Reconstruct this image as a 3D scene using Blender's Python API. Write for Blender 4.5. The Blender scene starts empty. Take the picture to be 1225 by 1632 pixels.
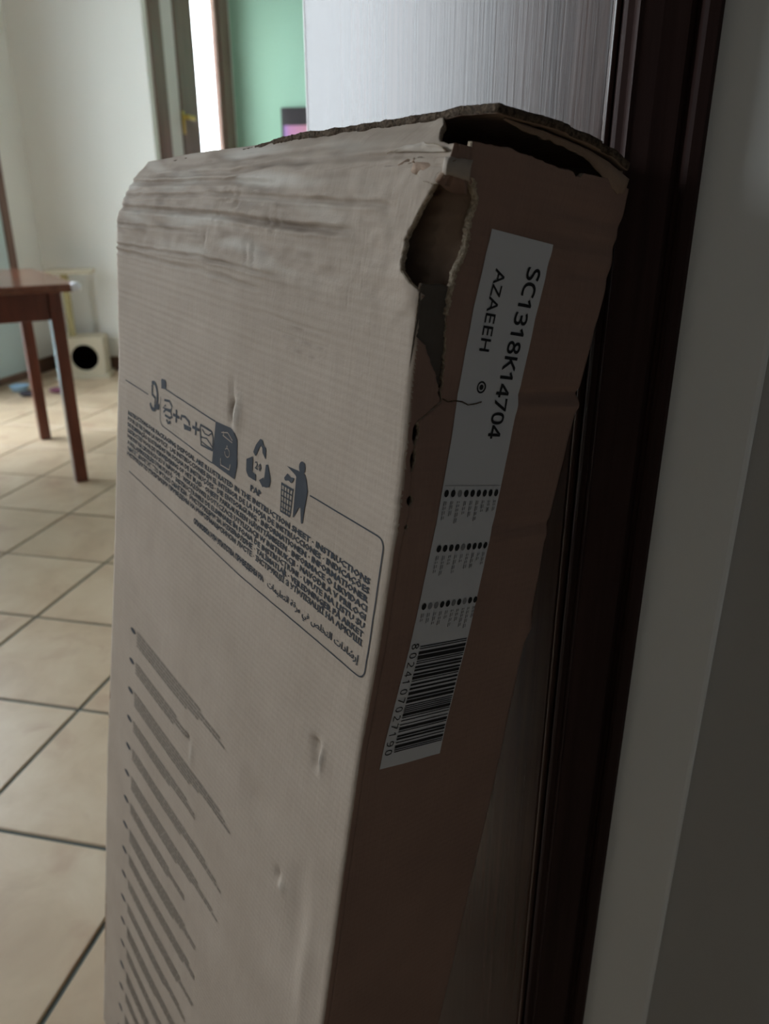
import bpy, bmesh, math, random
from mathutils import Vector, noise
R_ = math.radians
scene = bpy.context.scene
col = scene.collection
random.seed(7)

# ------------------------------------------------------------------ camera
YAW, PITCH = R_(11.9), R_(21.7)
cam_d = bpy.data.cameras.new('camera')
cam = bpy.data.objects.new('camera', cam_d)
col.objects.link(cam)
CAM = Vector((0, 0, 1.0))
cam.location = CAM
cam.rotation_euler = (R_(90) - PITCH, 0, YAW)
cam_d.sensor_fit = 'VERTICAL'
cam_d.sensor_height = 36.0
cam_d.lens = 1226.0 / 1632.0 * 36.0
cam_d.clip_start = 0.02
cam_d.dof.use_dof = True
cam_d.dof.focus_distance = 0.47
cam_d.dof.aperture_fstop = 9.0
scene.camera = cam

# ------------------------------------------------------------------ light and exposure
SKY = 7.0
world = bpy.data.worlds.new('overcast_sky')
scene.world = world
world.use_nodes = True
wn = world.node_tree.nodes['Background']
wn.inputs['Color'].default_value = (.85, .935, 1.0, 1)
wn.inputs['Strength'].default_value = SKY
scene.view_settings.view_transform = 'Standard'
scene.view_settings.look = 'None'
scene.view_settings.gamma = 1.0
scene.view_settings.use_curve_mapping = False
scene.view_settings.exposure = 1.0

def portal(name, loc, rot, sx, sy):
    d = bpy.data.lights.new(name, 'AREA')
    d.shape = 'RECTANGLE'; d.size = sx; d.size_y = sy
    d.cycles.is_portal = True
    o = bpy.data.objects.new(name, d)
    o.location = loc; o.rotation_euler = rot
    col.objects.link(o)

# openings (shared with the walls below)
XL = -3.18                         # inner face of the far room's left wall
FD0, FD1, FDH = 2.05, 3.50, 2.50   # french door on the left wall
NW0, NW1, NWB, NWH = 0.70, 1.25, 1.30, 2.45   # near window on the left wall, unseen, added to light the box front
XR = -2.325                        # inner face of the recess wall
RW0, RW1, RWB, RWH = 4.62, 5.80, 0.85, 2.45   # window in the recess
portal('portal_french', (XL - .16, (FD0 + FD1) / 2, FDH / 2), (0, R_(-90), 0), FDH, FD1 - FD0)
portal('portal_near', (XL - .16, (NW0 + NW1) / 2, (NWB + NWH) / 2), (0, R_(-90), 0), NWH - NWB, NW1 - NW0)
HW0, HW1, HWB, HWH = -1.30, .44, 1.40, 2.50      # window of the near space, out of view, added to brighten the box
portal('portal_hall', (XL - .16, (HW0 + HW1) / 2, (HWB + HWH) / 2), (0, R_(-90), 0), HWH - HWB, HW1 - HW0)
portal('portal_recess', (XR - .07, (RW0 + RW1) / 2, (RWB + RWH) / 2), (0, R_(-90), 0), RWH - RWB, RW1 - RW0)

# ------------------------------------------------------------------ helpers
def mat(name, color, rough=.6, spec=.5, build=None, **kw):
    m = bpy.data.materials.new(name)
    m.use_nodes = True
    nt = m.node_tree
    b = nt.nodes['Principled BSDF']
    b.inputs['Base Color'].default_value = (*color, 1)
    b.inputs['Roughness'].default_value = rough
    b.inputs['Specular IOR Level'].default_value = spec
    for k, v in kw.items():
        b.inputs[k.replace('_', ' ')].default_value = v
    if build:
        build(nt, b)
    return m

def node(nt, t, **kw):
    n = nt.nodes.new(t)
    for k, v in kw.items():
        if k[0] == '_':
            setattr(n, k[1:], v)
        else:
            n.inputs[k.replace('__', ' ')].default_value = v
    return n

def coords(nt, kind='Object', scale=(1, 1, 1)):
    tc = nt.nodes.new('ShaderNodeTexCoord')
    mp = nt.nodes.new('ShaderNodeMapping')
    mp.inputs['Scale'].default_value = scale
    nt.links.new(tc.outputs[kind], mp.inputs['Vector'])
    return mp.outputs['Vector']

def ramp(nt, fac, stops):
    r = nt.nodes.new('ShaderNodeValToRGB')
    e = r.color_ramp.elements
    while len(e) < len(stops):
        e.new(.5)
    for el, (p, c) in zip(e, stops):
        el.position = p; el.color = (*c, 1)
    nt.links.new(fac, r.inputs['Fac'])
    return r.outputs['Color']

def bump(nt, b, height, strength=.3, dist=.01, prev=None):
    bp = nt.nodes.new('ShaderNodeBump')
    bp.inputs['Strength'].default_value = strength
    bp.inputs['Distance'].default_value = dist
    nt.links.new(height, bp.inputs['Height'])
    if prev:
        nt.links.new(prev, bp.inputs['Normal'])
    nt.links.new(bp.outputs['Normal'], b.inputs['Normal'])
    return bp.outputs['Normal']

def noise_tex(nt, vec, scale, detail=4, rough=.55, dist=0):
    n = node(nt, 'ShaderNodeTexNoise', Scale=scale, Detail=detail, Roughness=rough, Distortion=dist)
    nt.links.new(vec, n.inputs['Vector'])
    return n.outputs['Fac']

def mixc(nt, fac, a, b, mode='MIX'):
    m = nt.nodes.new('ShaderNodeMix'); m.data_type = 'RGBA'; m.blend_type = mode
    for sock, v in ((m.inputs[0], fac), (m.inputs[6], a), (m.inputs[7], b)):
        if hasattr(v, 'is_linked'):
            nt.links.new(v, sock)
        elif isinstance(v, tuple):
            sock.default_value = (*v, 1)
        else:
            sock.default_value = v
    return m.outputs[2]

def root_of(o):
    p = Vector((0, 0, 0))
    while o:
        p += o.location; o = o.parent
    return p

def empty(name, loc, label=None, cat=None, group=None, kind=None, parent=None):
    o = bpy.data.objects.new(name, None)
    o.empty_display_size = .05
    if parent:
        o.parent = parent
        loc = Vector(loc) - root_of(parent)
    o.location = loc
    col.objects.link(o)
    tag(o, label, cat, group, kind)
    return o

def tag(o, label=None, cat=None, group=None, kind=None):
    for k, v in (('label', label), ('category', cat), ('group', group), ('kind', kind)):
        if v:
            o[k] = v
    return o

def obj(name, verts, faces, m, parent=None, smooth=False, uvs=None, mats=None, fmat=None, **tags):
    """verts in WORLD space; origin at the parent's origin (or the mesh's base centre)"""
    if parent:
        off = root_of(parent)
    else:
        xs, ys, zs = zip(*verts)
        off = Vector(((min(xs) + max(xs)) / 2, (min(ys) + max(ys)) / 2, min(zs)))
    me = bpy.data.meshes.new(name)
    me.from_pydata([(v[0] - off.x, v[1] - off.y, v[2] - off.z) for v in verts], [], faces)
    for mm in (mats or [m]):
        me.materials.append(mm)
    if fmat:
        for p, k in zip(me.polygons, fmat):
            p.material_index = k
    if uvs:
        ul = me.uv_layers.new(name='UVMap')
        for l in me.loops:
            ul.data[l.index].uv = uvs[l.vertex_index]
    if smooth:
        for p in me.polygons:
            p.use_smooth = True
    me.update()
    o = bpy.data.objects.new(name, me)
    if parent:
        o.parent = parent
    else:
        o.location = off
    col.objects.link(o)
    tag(o, tags.get('label'), tags.get('cat'), tags.get('group'), tags.get('kind'))
    return o

class MB:
    """collects boxes, prisms and tubes in world space"""
    def __init__(s): s.v = []; s.f = []
    def add(s, v, f):
        n = len(s.v); s.v += [tuple(x) for x in v]; s.f += [tuple(i + n for i in q) for q in f]; return s
    def box(s, a, b):
        x0, y0, z0 = a; x1, y1, z1 = b
        return s.add([(x, y, z) for z in (z0, z1) for y in (y0, y1) for x in (x0, x1)],
                     [(0, 2, 3, 1), (4, 5, 7, 6), (0, 1, 5, 4), (2, 6, 7, 3), (0, 4, 6, 2), (1, 3, 7, 5)])
    def hexa(s, bot, top):
        n = len(bot)
        return s.add(list(bot) + list(top), [tuple(range(n))[::-1], tuple(range(n, 2 * n))] +
                     [(i, (i + 1) % n, n + (i + 1) % n, n + i) for i in range(n)])
    def obox(s, o, ax, ay, az, l=(0, 0, 0), h=(1, 1, 1)):
        """box from o with axes ax, ay, az (full vectors)"""
        c = lambda i, j, k: Vector(o) + Vector(ax) * i + Vector(ay) * j + Vector(az) * k
        return s.hexa([c(l[0], l[1], l[2]), c(h[0], l[1], l[2]), c(h[0], h[1], l[2]), c(l[0], h[1], l[2])],
                      [c(l[0], l[1], h[2]), c(h[0], l[1], h[2]), c(h[0], h[1], h[2]), c(l[0], h[1], h[2])])
    def lathe(s, c, prof, n=32, tip=None):
        """prof = [(r, z)], axis z at c"""
        v = []; f = []
        for r, z in prof:
            for i in range(n):
                a = 2 * math.pi * i / n
                v.append((c[0] + r * math.cos(a), c[1] + r * math.sin(a), c[2] + z))
        for k in range(len(prof) - 1):
            for i in range(n):
                j = (i + 1) % n
                f.append((k * n + i, k * n + j, (k + 1) * n + j, (k + 1) * n + i))
        f.append(tuple(range(n))[::-1]); f.append(tuple(range((len(prof) - 1) * n, len(prof) * n)))
        return s.add(v, f)
    def build(s, name, m, parent=None, bevel=0, seg=2, smooth=False, **tags):
        o = obj(name, s.v, s.f, m, parent, smooth, **tags)
        if bevel:
            b = o.modifiers.new('bevel', 'BEVEL'); b.width = bevel; b.segments = seg
            b.limit_method = 'ANGLE'; b.angle_limit = R_(40)
        return o

def lerp(a, b, t): return a + (b - a) * t
def sstep(a, b, x):
    t = max(0., min(1., (x - a) / (b - a))); return t * t * (3 - 2 * t)
def interp(tab, x):
    if x <= tab[0][0]: return tab[0][1]
    for (x0, y0), (x1, y1) in zip(tab, tab[1:]):
        if x <= x1:
            return y0 + (y1 - y0) * (x - x0) / (x1 - x0)
    return tab[-1][1]
def N(x, y, z=0.): return noise.noise(Vector((x, y, z)))

# ------------------------------------------------------------------ materials
def b_plaster(nt, b):
    v = coords(nt)
    bump(nt, b, noise_tex(nt, v, 180, 3), .08, .002)
M_wall = mat('white_plaster', (.88, .87, .82), .85, .2, b_plaster)
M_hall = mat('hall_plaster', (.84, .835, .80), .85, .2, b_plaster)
M_dim = mat('dark_bounce_cut', (.17, .17, .17), .8, .2, b_plaster)  # dark finish added on unseen hall walls and ceiling to cut bounce light
M_hall_shade = mat('hall_plaster_shade', (.46, .445, .42), .85, .2, b_plaster)  # hall plaster with the soft shadow right of the casing painted in
M_green = mat('green_plaster', (.37, .60, .475), .8, .2, b_plaster)
M_ceil = mat('ceiling_paint', (.82, .81, .78), .9, .2, b_plaster)

def b_tile(nt, b):
    v = coords(nt, 'Object'); info = nt.nodes.new('ShaderNodeObjectInfo')
    add = node(nt, 'ShaderNodeVectorMath', _operation='ADD')
    mul = node(nt, 'ShaderNodeVectorMath', _operation='SCALE'); mul.inputs['Scale'].default_value = 3.7
    nt.links.new(info.outputs['Location'], mul.inputs[0])
    nt.links.new(v, add.inputs[0]); nt.links.new(mul.outputs[0], add.inputs[1])
    n1 = noise_tex(nt, add.outputs[0], 5, 5, .6, .6)
    c = ramp(nt, n1, [(.30, (.50, .365, .245)), (.48, (.60, .46, .315)), (.70, (.67, .54, .39))])
    n2 = noise_tex(nt, add.outputs[0], 9, 3, .5, .4)
    f = ramp(nt, n2, [(.58, (0, 0, 0)), (.72, (.5, .5, .5))])
    c = mixc(nt, f, c, (.44, .27, .18))
    nt.links.new(c, b.inputs['Base Color'])
    bump(nt, b, noise_tex(nt, add.outputs[0], 40, 3), .05, .003)
M_tile = mat('beige_tile', (.5, .4, .3), .33, .45, b_tile)
M_grout = mat('grey_grout', (.135, .15, .14), .9, .2)

def wood(base, dark, sc=1.0, rough=.3, streak=(28, 28, 1.2), bs=.08):
    def f(nt, b):
        v = coords(nt, 'Object', streak)
        n1 = noise_tex(nt, v, 2.2 * sc, 6, .6, .3)
        c = ramp(nt, n1, [(.32, dark), (.62, base)])
        nt.links.new(c, b.inputs['Base Color'])
        n2 = noise_tex(nt, v, 6 * sc, 4, .6)
        bump(nt, b, n2, bs, .004)
    return f
M_leaf = mat('glossy_brown_wood', (.1, .05, .04), .25, .13, wood((.060, .030, .021), (.030, .014, .010), 1, bs=.05, streak=(40, 40, 1.0)))
M_leaf_edge = mat('door_edge_sheen', (.40, .36, .33), .3, .6, wood((.45, .41, .38), (.30, .26, .23)))  # pale tone paints the reflection along the leaf's free edge
M_trim = mat('dark_mahogany', (.05, .02, .015), .6, .08, wood((.046, .025, .022), (.025, .013, .011), 1, bs=.05))
M_frame = mat('brown_window_wood', (.12, .07, .05), .4, .4, wood((.22, .135, .105), (.14, .08, .062)))
M_table = mat('red_brown_pine', (.2, .06, .03), .3, .5, wood((.165, .042, .020), (.095, .024, .012), 1, streak=(14, 14, 2)))
M_top = mat('red_brown_top', (.3, .1, .06), .14, .5, wood((.20, .075, .045), (.13, .045, .025), 1, bs=.01, streak=(3, 20, 20)))
M_base = mat('baseboard_brown', (.14, .08, .05), .45, .4, wood((.16, .09, .06), (.09, .05, .035), 1, streak=(3, 3, 30)))
M_brass = mat('brass', (.75, .52, .14), .3, .5, Metallic=1.0)
M_hinge = mat('lacquered_hinge_edge', (.10, .06, .05), .22, .7)
M_white = mat('white_lacquer', (.74, .68, .66), .5, .3)
def b_glass(nt, b):
    out = nt.nodes['Material Output']
    tr = nt.nodes.new('ShaderNodeBsdfTransparent'); gl = nt.nodes.new('ShaderNodeBsdfGlossy')
    gl.inputs['Roughness'].default_value = .02
    lw = nt.nodes.new('ShaderNodeLayerWeight'); lw.inputs['Blend'].default_value = .5
    pw = node(nt, 'ShaderNodeMath', _operation='POWER'); pw.inputs[1].default_value = 5.
    ma = node(nt, 'ShaderNodeMath', _operation='MULTIPLY_ADD'); ma.inputs[1].default_value = .9; ma.inputs[2].default_value = .04
    nt.links.new(lw.outputs['Facing'], pw.inputs[0]); nt.links.new(pw.outputs[0], ma.inputs[0])
    mx = nt.nodes.new('ShaderNodeMixShader')
    nt.links.new(ma.outputs[0], mx.inputs[0]); nt.links.new(tr.outputs[0], mx.inputs[1]); nt.links.new(gl.outputs[0], mx.inputs[2])
    nt.links.new(mx.outputs[0], out.inputs['Surface'])
M_glass = mat('window_glass', (1, 1, 1), .02, .5, b_glass)
def b_frost(nt, b):
    n = noise_tex(nt, coords(nt), 60, 3)
    bump(nt, b, n, .05, .002)
M_parapet = mat('pale_blue_paint', (.60, .72, .74), .8, .2, b_plaster)
def b_plush(nt, b):
    bump(nt, b, noise_tex(nt, coords(nt), 260, 3), .5, .004)
M_plush = mat('cream_plush', (.62, .56, .43), .95, .1, b_plush)
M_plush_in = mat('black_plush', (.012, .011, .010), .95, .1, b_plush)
def b_sisal(nt, b):
    w = node(nt, 'ShaderNodeTexWave', Scale=55., Distortion=.6); w.bands_direction = 'Z'
    nt.links.new(coords(nt), w.inputs['Vector'])
    nt.links.new(ramp(nt, w.outputs['Fac'], [(0, (.42, .36, .17)), (1, (.62, .56, .32))]), b.inputs['Base Color'])
    bump(nt, b, w.outputs['Fac'], .5, .004)
M_sisal = mat('sisal_rope', (.55, .48, .28), .9, .1, b_sisal)
M_bluebowl = mat('pale_blue_plastic', (.38, .62, .85), .3, .5)
M_darkfab = mat('dark_grey_fabric', (.05, .045, .055), .9, .1, b_plush)
M_plum = mat('plum_fabric', (.16, .06, .09), .9, .1, b_plush)
M_guard = mat('clear_plastic', (.85, .87, .92), .08, .8)
M_black = mat('black_frame', (.03, .025, .03), .4, .5)

# kraft cardboard: UV = (position along the panel, height) in metres
def kraft(light, dark, wear_shade=True, flute=True):
    def f(nt, b):
        uv = coords(nt, 'UV')
        n1 = noise_tex(nt, uv, 9, 5, .6)
        c = ramp(nt, n1, [(.3, dark), (.7, light)])
        mp = nt.nodes.new('ShaderNodeMapping'); mp.inputs['Scale'].default_value = (14, 420, 1)
        nt.links.new(uv, mp.inputs['Vector'])
        fib = noise_tex(nt, mp.outputs['Vector'], 1.0, 3)
        mp2 = nt.nodes.new('ShaderNodeMapping'); mp2.inputs['Scale'].default_value = (420, 25, 1)
        nt.links.new(uv, mp2.inputs['Vector'])
        fib2 = noise_tex(nt, mp2.outputs['Vector'], 1.0, 3)
        c = mixc(nt, ramp(nt, fib2, [(.35, (0, 0, 0)), (.8, (.22, .22, .22))]), c, tuple(x * .72 for x in dark))
        if wear_shade:
            at = node(nt, 'ShaderNodeAttribute', _attribute_name='wear_shade')  # scuffs, plus shade and light painted into the gash and dents
            sep = nt.nodes.new('ShaderNodeSeparateColor')
            nt.links.new(at.outputs['Color'], sep.inputs[0])
            c = mixc(nt, sep.outputs[0], c, (.16, .12, .09))
            c = mixc(nt, sep.outputs[1], c, (.60, .56, .50))
        nt.links.new(c, b.inputs['Base Color'])
        nf = bump(nt, b, noise_tex(nt, uv, 330, 3), .16, .0015)
        if flute:
            nf = bump(nt, b, fib2, .22, .0012, nf)
            wv = node(nt, 'ShaderNodeTexWave', Scale=48., Distortion=1.2, Detail=2.)
            wv.bands_direction = 'Y'; wv.inputs['Detail Scale'].default_value = .6
            nt.links.new(uv, wv.inputs['Vector'])
            nf = bump(nt, b, wv.outputs['Fac'], .10, .0012, nf)
            nf = bump(nt, b, fib, .12, .001, nf)
    return f
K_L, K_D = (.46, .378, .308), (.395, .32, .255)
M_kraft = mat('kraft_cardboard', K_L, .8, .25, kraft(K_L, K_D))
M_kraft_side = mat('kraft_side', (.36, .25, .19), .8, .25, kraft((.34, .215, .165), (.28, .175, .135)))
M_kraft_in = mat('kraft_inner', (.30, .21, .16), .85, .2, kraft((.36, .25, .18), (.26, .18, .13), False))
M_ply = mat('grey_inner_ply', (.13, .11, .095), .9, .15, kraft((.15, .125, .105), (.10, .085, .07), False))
def b_torn(nt, b):
    v = coords(nt)
    n = noise_tex(nt, v, 400, 4, .7)
    nt.links.new(ramp(nt, n, [(.3, (.30, .22, .15)), (.65, (.62, .52, .39))]), b.inputs['Base Color'])
    bump(nt, b, n, .8, .003)
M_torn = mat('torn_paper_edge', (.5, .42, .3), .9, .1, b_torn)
def b_torn2(nt, b):
    v = coords(nt)
    n = noise_tex(nt, v, 420, 4, .7)
    nt.links.new(ramp(nt, n, [(.35, (.05, .035, .025)), (.7, (.22, .16, .11))]), b.inputs['Base Color'])
    bump(nt, b, n, .9, .003)
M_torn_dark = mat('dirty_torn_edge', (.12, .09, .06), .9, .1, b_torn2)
M_ink = mat('grey_ink', (.050, .055, .065), .7, .2)
M_ink_soft = mat('faded_grey_ink', (.245, .205, .168), .75, .2)
M_label = mat('label_paper', (.70, .70, .71), .55, .3)
M_label_ink = mat('label_ink', (.012, .012, .013), .5, .3)
M_label_grey = mat('label_grey_ink', (.28, .28, .285), .55, .3)

# ------------------------------------------------------------------ the setting
S = .78                                    # scale of the near group (wall, door, box) seen from the phone
YW = .512                                  # hall face of the door wall
OX0, OX1 = -2.45, .055                      # cut in the door wall
def wall(name, boxes, m):
    mb = MB()
    for a, b in boxes: mb.box(a, b)
    return mb.build(name, m, kind='structure')
CH = 2.7
T = .15
wall('wall_left', [((XL - T, .63, 0), (XL, NW0, CH)), ((XL - T, NW1, 0), (XL, FD0, CH)), ((XL - T, FD1, 0), (XL, 4.71, CH)),
                   ((XL - T, NW0, 0), (XL, NW1, NWB)), ((XL - T, NW0, NWH), (XL, NW1, CH)), ((XL - T, FD0, FDH), (XL, FD1, CH))], M_wall)
wall('wall_far', [((XL, 4.56, 0), (XR, 4.71, CH))], M_wall)
wall('wall_recess', [((XR - .06, 4.71, 0), (XR, 5.95, RWB)), ((XR - .06, 4.71, RWH), (XR, 5.95, CH)),
                     ((XR - .06, RW1, RWB), (XR, 5.95, RWH))], M_wall)
wall('wall_green', [((XR, 5.84, 0), (1.75, 5.99, CH))], M_green)
wall('wall_right', [((1.6, .63, 0), (1.75, 5.84, CH))], M_wall)
wall('wall_near', [((XL - T, YW, 0), (OX0, .63, CH)), ((.1340, YW + .006, 0), (1.75, .63, CH)), ((OX0, YW, 2.12), (OX1, .63, CH))], M_hall_shade)  # part right of the door strip carries the painted shade
MB().box((OX1, YW, 0), (.1340, .63, CH)).build('wall_doorside', M_hall, bevel=.005, seg=3, kind='structure')  # lighter strip; its small step is added to edge the painted shade
wall('wall_hall_left', [((XL - T, -2.35, 0), (XL, HW0, CH)), ((XL - T, HW1, 0), (XL, YW, CH)), ((XL - T, HW0, 0), (XL, HW1, HWB)), ((XL - T, HW0, HWH), (XL, HW1, CH))], M_hall)
wall('wall_hall_back', [((XL, -2.35, 0), (1.75, -2.2, CH))], M_dim)
wall('wall_hall_right', [((.95, -2.2, 0), (1.1, YW, CH))], M_dim)  # unseen; set close and dark to keep bounce off the box side
wall('ceiling', [((XL - T, .57, CH), (1.75, 6.0, CH + .1))], M_ceil)
wall('ceiling_hall', [((XL - T, -2.35, CH), (1.75, .57, CH + .1))], M_dim)
fl = wall('floor', [((XL - T, -2.35, -.12), (1.75, 6.0, -.004))], M_grout)
# individual floor tiles
TP = .337; GX, GY = -.585, .872
tv = []; h = (TP - .008) / 2; e = .002
for (k, z) in ((h, -.006), (h, -.0018), (h - e, 0.)):
    tv += [(-k, -k, z), (k, -k, z), (k, k, z), (-k, k, z)]
tf = [(8, 9, 10, 11)] + [(r * 4 + i, r * 4 + (i + 1) % 4, r * 4 + 4 + (i + 1) % 4, r * 4 + 4 + i) for r in (0, 1) for i in range(4)]
tme = bpy.data.meshes.new('tile'); tme.from_pydata(tv, [], tf); tme.materials.append(M_tile)
def tile_geo(x0, y0, x1, y1, cx, cy):
    v = []
    for (k, z) in ((0, -.006), (0, -.0018), (e, 0.)):
        v += [(x0 + k - cx, y0 + k - cy, z), (x1 - k - cx, y0 + k - cy, z), (x1 - k - cx, y1 - k - cy, z), (x0 + k - cx, y1 - k - cy, z)]
    return v
far_v, far_f = [], []
for i in range(-9, 7):
    for j in range(-10, 16):
        cx = GX + (i + .5) * TP; cy = GY + (j + .5) * TP
        x0, y0, x1, y1 = max(cx - h, XL), max(cy - h, -2.2), min(cx + h, 1.6), cy + h
        y1 = min(y1, 4.56 if (x0 + x1) / 2 < XR else 5.84)
        if (x0 + x1) / 2 > XR and y1 > 4.56: x0 = max(x0, XR)
        if x1 - x0 < .03 or y1 - y0 < .03: continue
        whole = x1 - x0 > 2 * h - .001 and y1 - y0 > 2 * h - .001
        if -3.3 < cx < .6 and .2 < cy < 4.7:
            me = tme
            if not whole:
                me = bpy.data.meshes.new('tile'); me.from_pydata(tile_geo(x0, y0, x1, y1, cx, cy), [], tf); me.materials.append(M_tile)
            t = bpy.data.objects.new('tile', me); t.parent = fl
            t.location = Vector((cx, cy, random.uniform(-.0006, .0004))) - fl.location
            col.objects.link(t)
        else:
            n = len(far_v)
            far_v += [(p + cx, q + cy, r) for p, q, r in tile_geo(x0, y0, x1, y1, cx, cy)]; far_f += [tuple(q + n for q in f) for f in tf]
obj('tile_field', far_v, far_f, M_tile, fl, kind='stuff')
# skirting boards
MB().box((XL, 4.30, 0), (XL + .014, 4.546, .09)).build('baseboard_left', M_base, bevel=.003, kind='structure')

MB().box((XL, 4.546, 0), (XR, 4.56, .09)).build('baseboard_far', M_base, bevel=.003, kind='structure')
MB().box((XL, NW1 - .2, 0), (XL + .014, FD0 - .05, .09)).build('baseboard_near', M_base, bevel=.003, kind='structure')

# balcony outside the french door
wall('wall_balcony', [((-4.6, -1.2, -.1), (-4.45, 5.6, 1.06))], M_parapet)
wall('floor_balcony', [((-4.6, -1.2, -.12), (XL - T, 5.6, -.02))], M_parapet)

# french door on the left wall
def glazed(name, x, y0, y1, z0, z1, leaves, m=M_frame, depth=.05, st=.055, th=.03, rail=.055):
    r = empty(name, (x, (y0 + y1) / 2, z0), kind='structure')
    xa, xb = x - depth - .04, x - .005
    f = MB()
    f.box((xa, y0, z0), (xb + .012, y0 + .045, z1)); f.box((xa, y1 - .045, z0), (xb + .012, y1, z1))
    f.box((xa, y0 + .045, z1 - .045), (xb + .012, y1 - .045, z1)); f.box((xa, y0 + .045, z0), (xb + .012, y1 - .045, z0 + th))
    f.build('frame', m, r, bevel=.004)
    w = (y1 - y0 - .09) / leaves
    for k in range(leaves):
        a = y0 + .045 + k * w + .002; b = a + w - .004
        s = MB()
        s.box((xa + .02, a, z0 + th + .002), (xb, a + st, z1 - .047)); s.box((xa + .02, b - st, z0 + th + .002), (xb, b, z1 - .047))
        s.box((xa + .02, a + st, z1 - .047 - st), (xb, b - st, z1 - .047)); s.box((xa + .02, a + st, z0 + th + .002), (xb, b - st, z0 + th + .002 + rail))
        so = s.build('sash', m, r, bevel=.004)
        MB().box((xa + .045, a + st, z0 + th + .002 + rail), (xa + .049, b - st, z1 - .047 - st)).build('pane', M_glass, so)
    return r
d3 = empty('door_3', (XL, 3.92, 0), kind='structure')
f = MB(); f.box((XL, 3.53, 0), (XL + .018, 3.60, 2.16)); f.box((XL, 4.235, 0), (XL + .018, 4.30, 2.16)); f.box((XL, 3.60, 2.09), (XL + .018, 4.235, 2.16))
f.build('frame', M_frame, d3, bevel=.003)
MB().box((XL + .001, 3.602, .045), (XL + .010, 4.233, 2.088)).build('panel', M_parapet, d3, bevel=.003, label='flat pale blue door panel')
MB().box((XL + .001, 3.602, .004), (XL + .012, 4.233, .043)).build('kick_strip', M_frame, d3, bevel=.002)
glazed('door_2', XL, FD0, FD1, 0, FDH, 2, st=.05, th=.010, rail=.030)
glazed('added_window_near', XL, NW0, NW1, NWB, NWH, 2)
glazed('added_window_hall', XL, HW0, HW1, HWB, HWH, 2)

# recess window seen at a grazing angle, next to the green wall
w1 = empty('window_1', (XR, (RW0 + RW1) / 2, RWB), kind='structure')
f = MB()
xa, xb = XR - .05, XR
for y0, y1 in ((RW0, RW0 + .15), (RW1 - .17, RW1)):
    f.box((xa, y0, RWB), (xb + .012, y1, RWH))
f.box((xa, RW0 + .15, RWH - .06), (xb + .012, RW1 - .17, RWH)); f.box((xa, RW0 + .15, RWB), (xb + .012, RW1 - .17, RWB + .06))
f.build('frame', M_frame, w1, bevel=.006)
MB().box((xa + .012, 4.772, RWB + .06), (xb - .004, 4.955, RWH - .06)).build('sash_post', M_white, w1, bevel=.006, label='pale grey window post')
s = MB()
s.box((xa + .012, 4.957, RWB + .06), (xb + .004, 5.215, RWH - .06)); s.box((xa + .012, 5.585, RWB + .06), (xb, 5.63, RWH - .06))
s.box((xa + .012, 5.215, RWH - .11), (xb, 5.585, RWH - .06)); s.box((xa + .012, 5.215, RWB + .06), (xb, 5.585, RWB + .11))
so = s.build('sash', M_frame, w1, bevel=.006)
MB().box((xb - .022, 5.215, RWB + .11), (xb - .018, 5.585, RWH - .11)).build('pane', M_glass, w1)
hd = MB()
hd.box((XR + .004, 4.945, 1.415), (XR + .012, 4.975, 1.545))
hd.box((XR + .012, 4.950, 1.50), (XR + .045, 4.970, 1.52))
hd.box((XR + .038, 4.935, 1.497), (XR + .052, 5.045, 1.523))
hd.build('handle', M_brass, w1, bevel=.004)

# picture on the green wall
pr = empty('framed_picture', (-1.80, 5.84, 1.30), 'black framed picture in violet and pink hanging on the green wall', 'picture')
MB().box((-1.975, 5.815, 1.10), (-1.30, 5.839, 1.645)).build('frame', M_black, pr, bevel=.004)
def b_pic(nt, b):
    v = coords(nt, 'Object')
    sx = nt.nodes.new('ShaderNodeSeparateXYZ'); nt.links.new(v, sx.inputs[0])
    ad = node(nt, 'ShaderNodeMath', _operation='MULTIPLY_ADD'); ad.inputs[1].default_value = 2.4; ad.inputs[2].default_value = .52
    nt.links.new(sx.outputs[0], ad.inputs[0])
    nt.links.new(ramp(nt, ad.outputs[0], [(.1, (.30, .22, .62)), (.25, (.52, .24, .44)), (.6, (.60, .28, .36))]), b.inputs['Base Color'])
M_pic = mat('violet_print', (.5, .3, .5), .6, .3, b_pic)
MB().box((-1.955, 5.811, 1.15), (-1.33, 5.8145, 1.53)).build('print', M_pic, pr)

# ---- hall door: casing, jambs and the opened glossy leaf
tr = empty('trim_1', (.05, YW, 0), kind='structure')
def casing(xin, sgn, name):
    """moulded architrave, profile in (x outward from the opening, y towards the hall)"""
    prof = [(0, .030), (0, -.002), (.0016, -.0045), (.0050, -.0055), (.0062, -.0075), (.0075, -.010), (.0090, -.0085), (.020, -.0095), (.034, -.0085),
            (.0362, -.0060), (.0378, -.0040), (.0394, -.0064), (.0405, -.0105), (.0425, -.0125), (.0482, -.0125), (.0505, -.0100), (.0505, .0)]
    v = []
    for z in (0., 2.15):
        for a, b in prof: v.append((xin + sgn * a, YW + b, z))
    n = len(prof)
    f = [(i, i + 1, n + i + 1, n + i) if sgn < 0 else (i, n + i, n + i + 1, i + 1) for i in range(n - 1)]
    f += [tuple(range(n)), tuple(range(n, 2 * n))]
    return obj(name, v, f, M_trim, tr)
casing(.0270, 1, 'casing')
casing(OX0 + .03, -1, 'casing')
MB().box((OX0 - .021, YW - .0125, 2.10), (.0775, YW + .01, 2.15)).build('head_casing', M_trim, tr, bevel=.003)
MB().box((OX0, YW + .03, 0), (OX0 + .03, .63, 2.10)).build('jamb', M_trim, tr)

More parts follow.
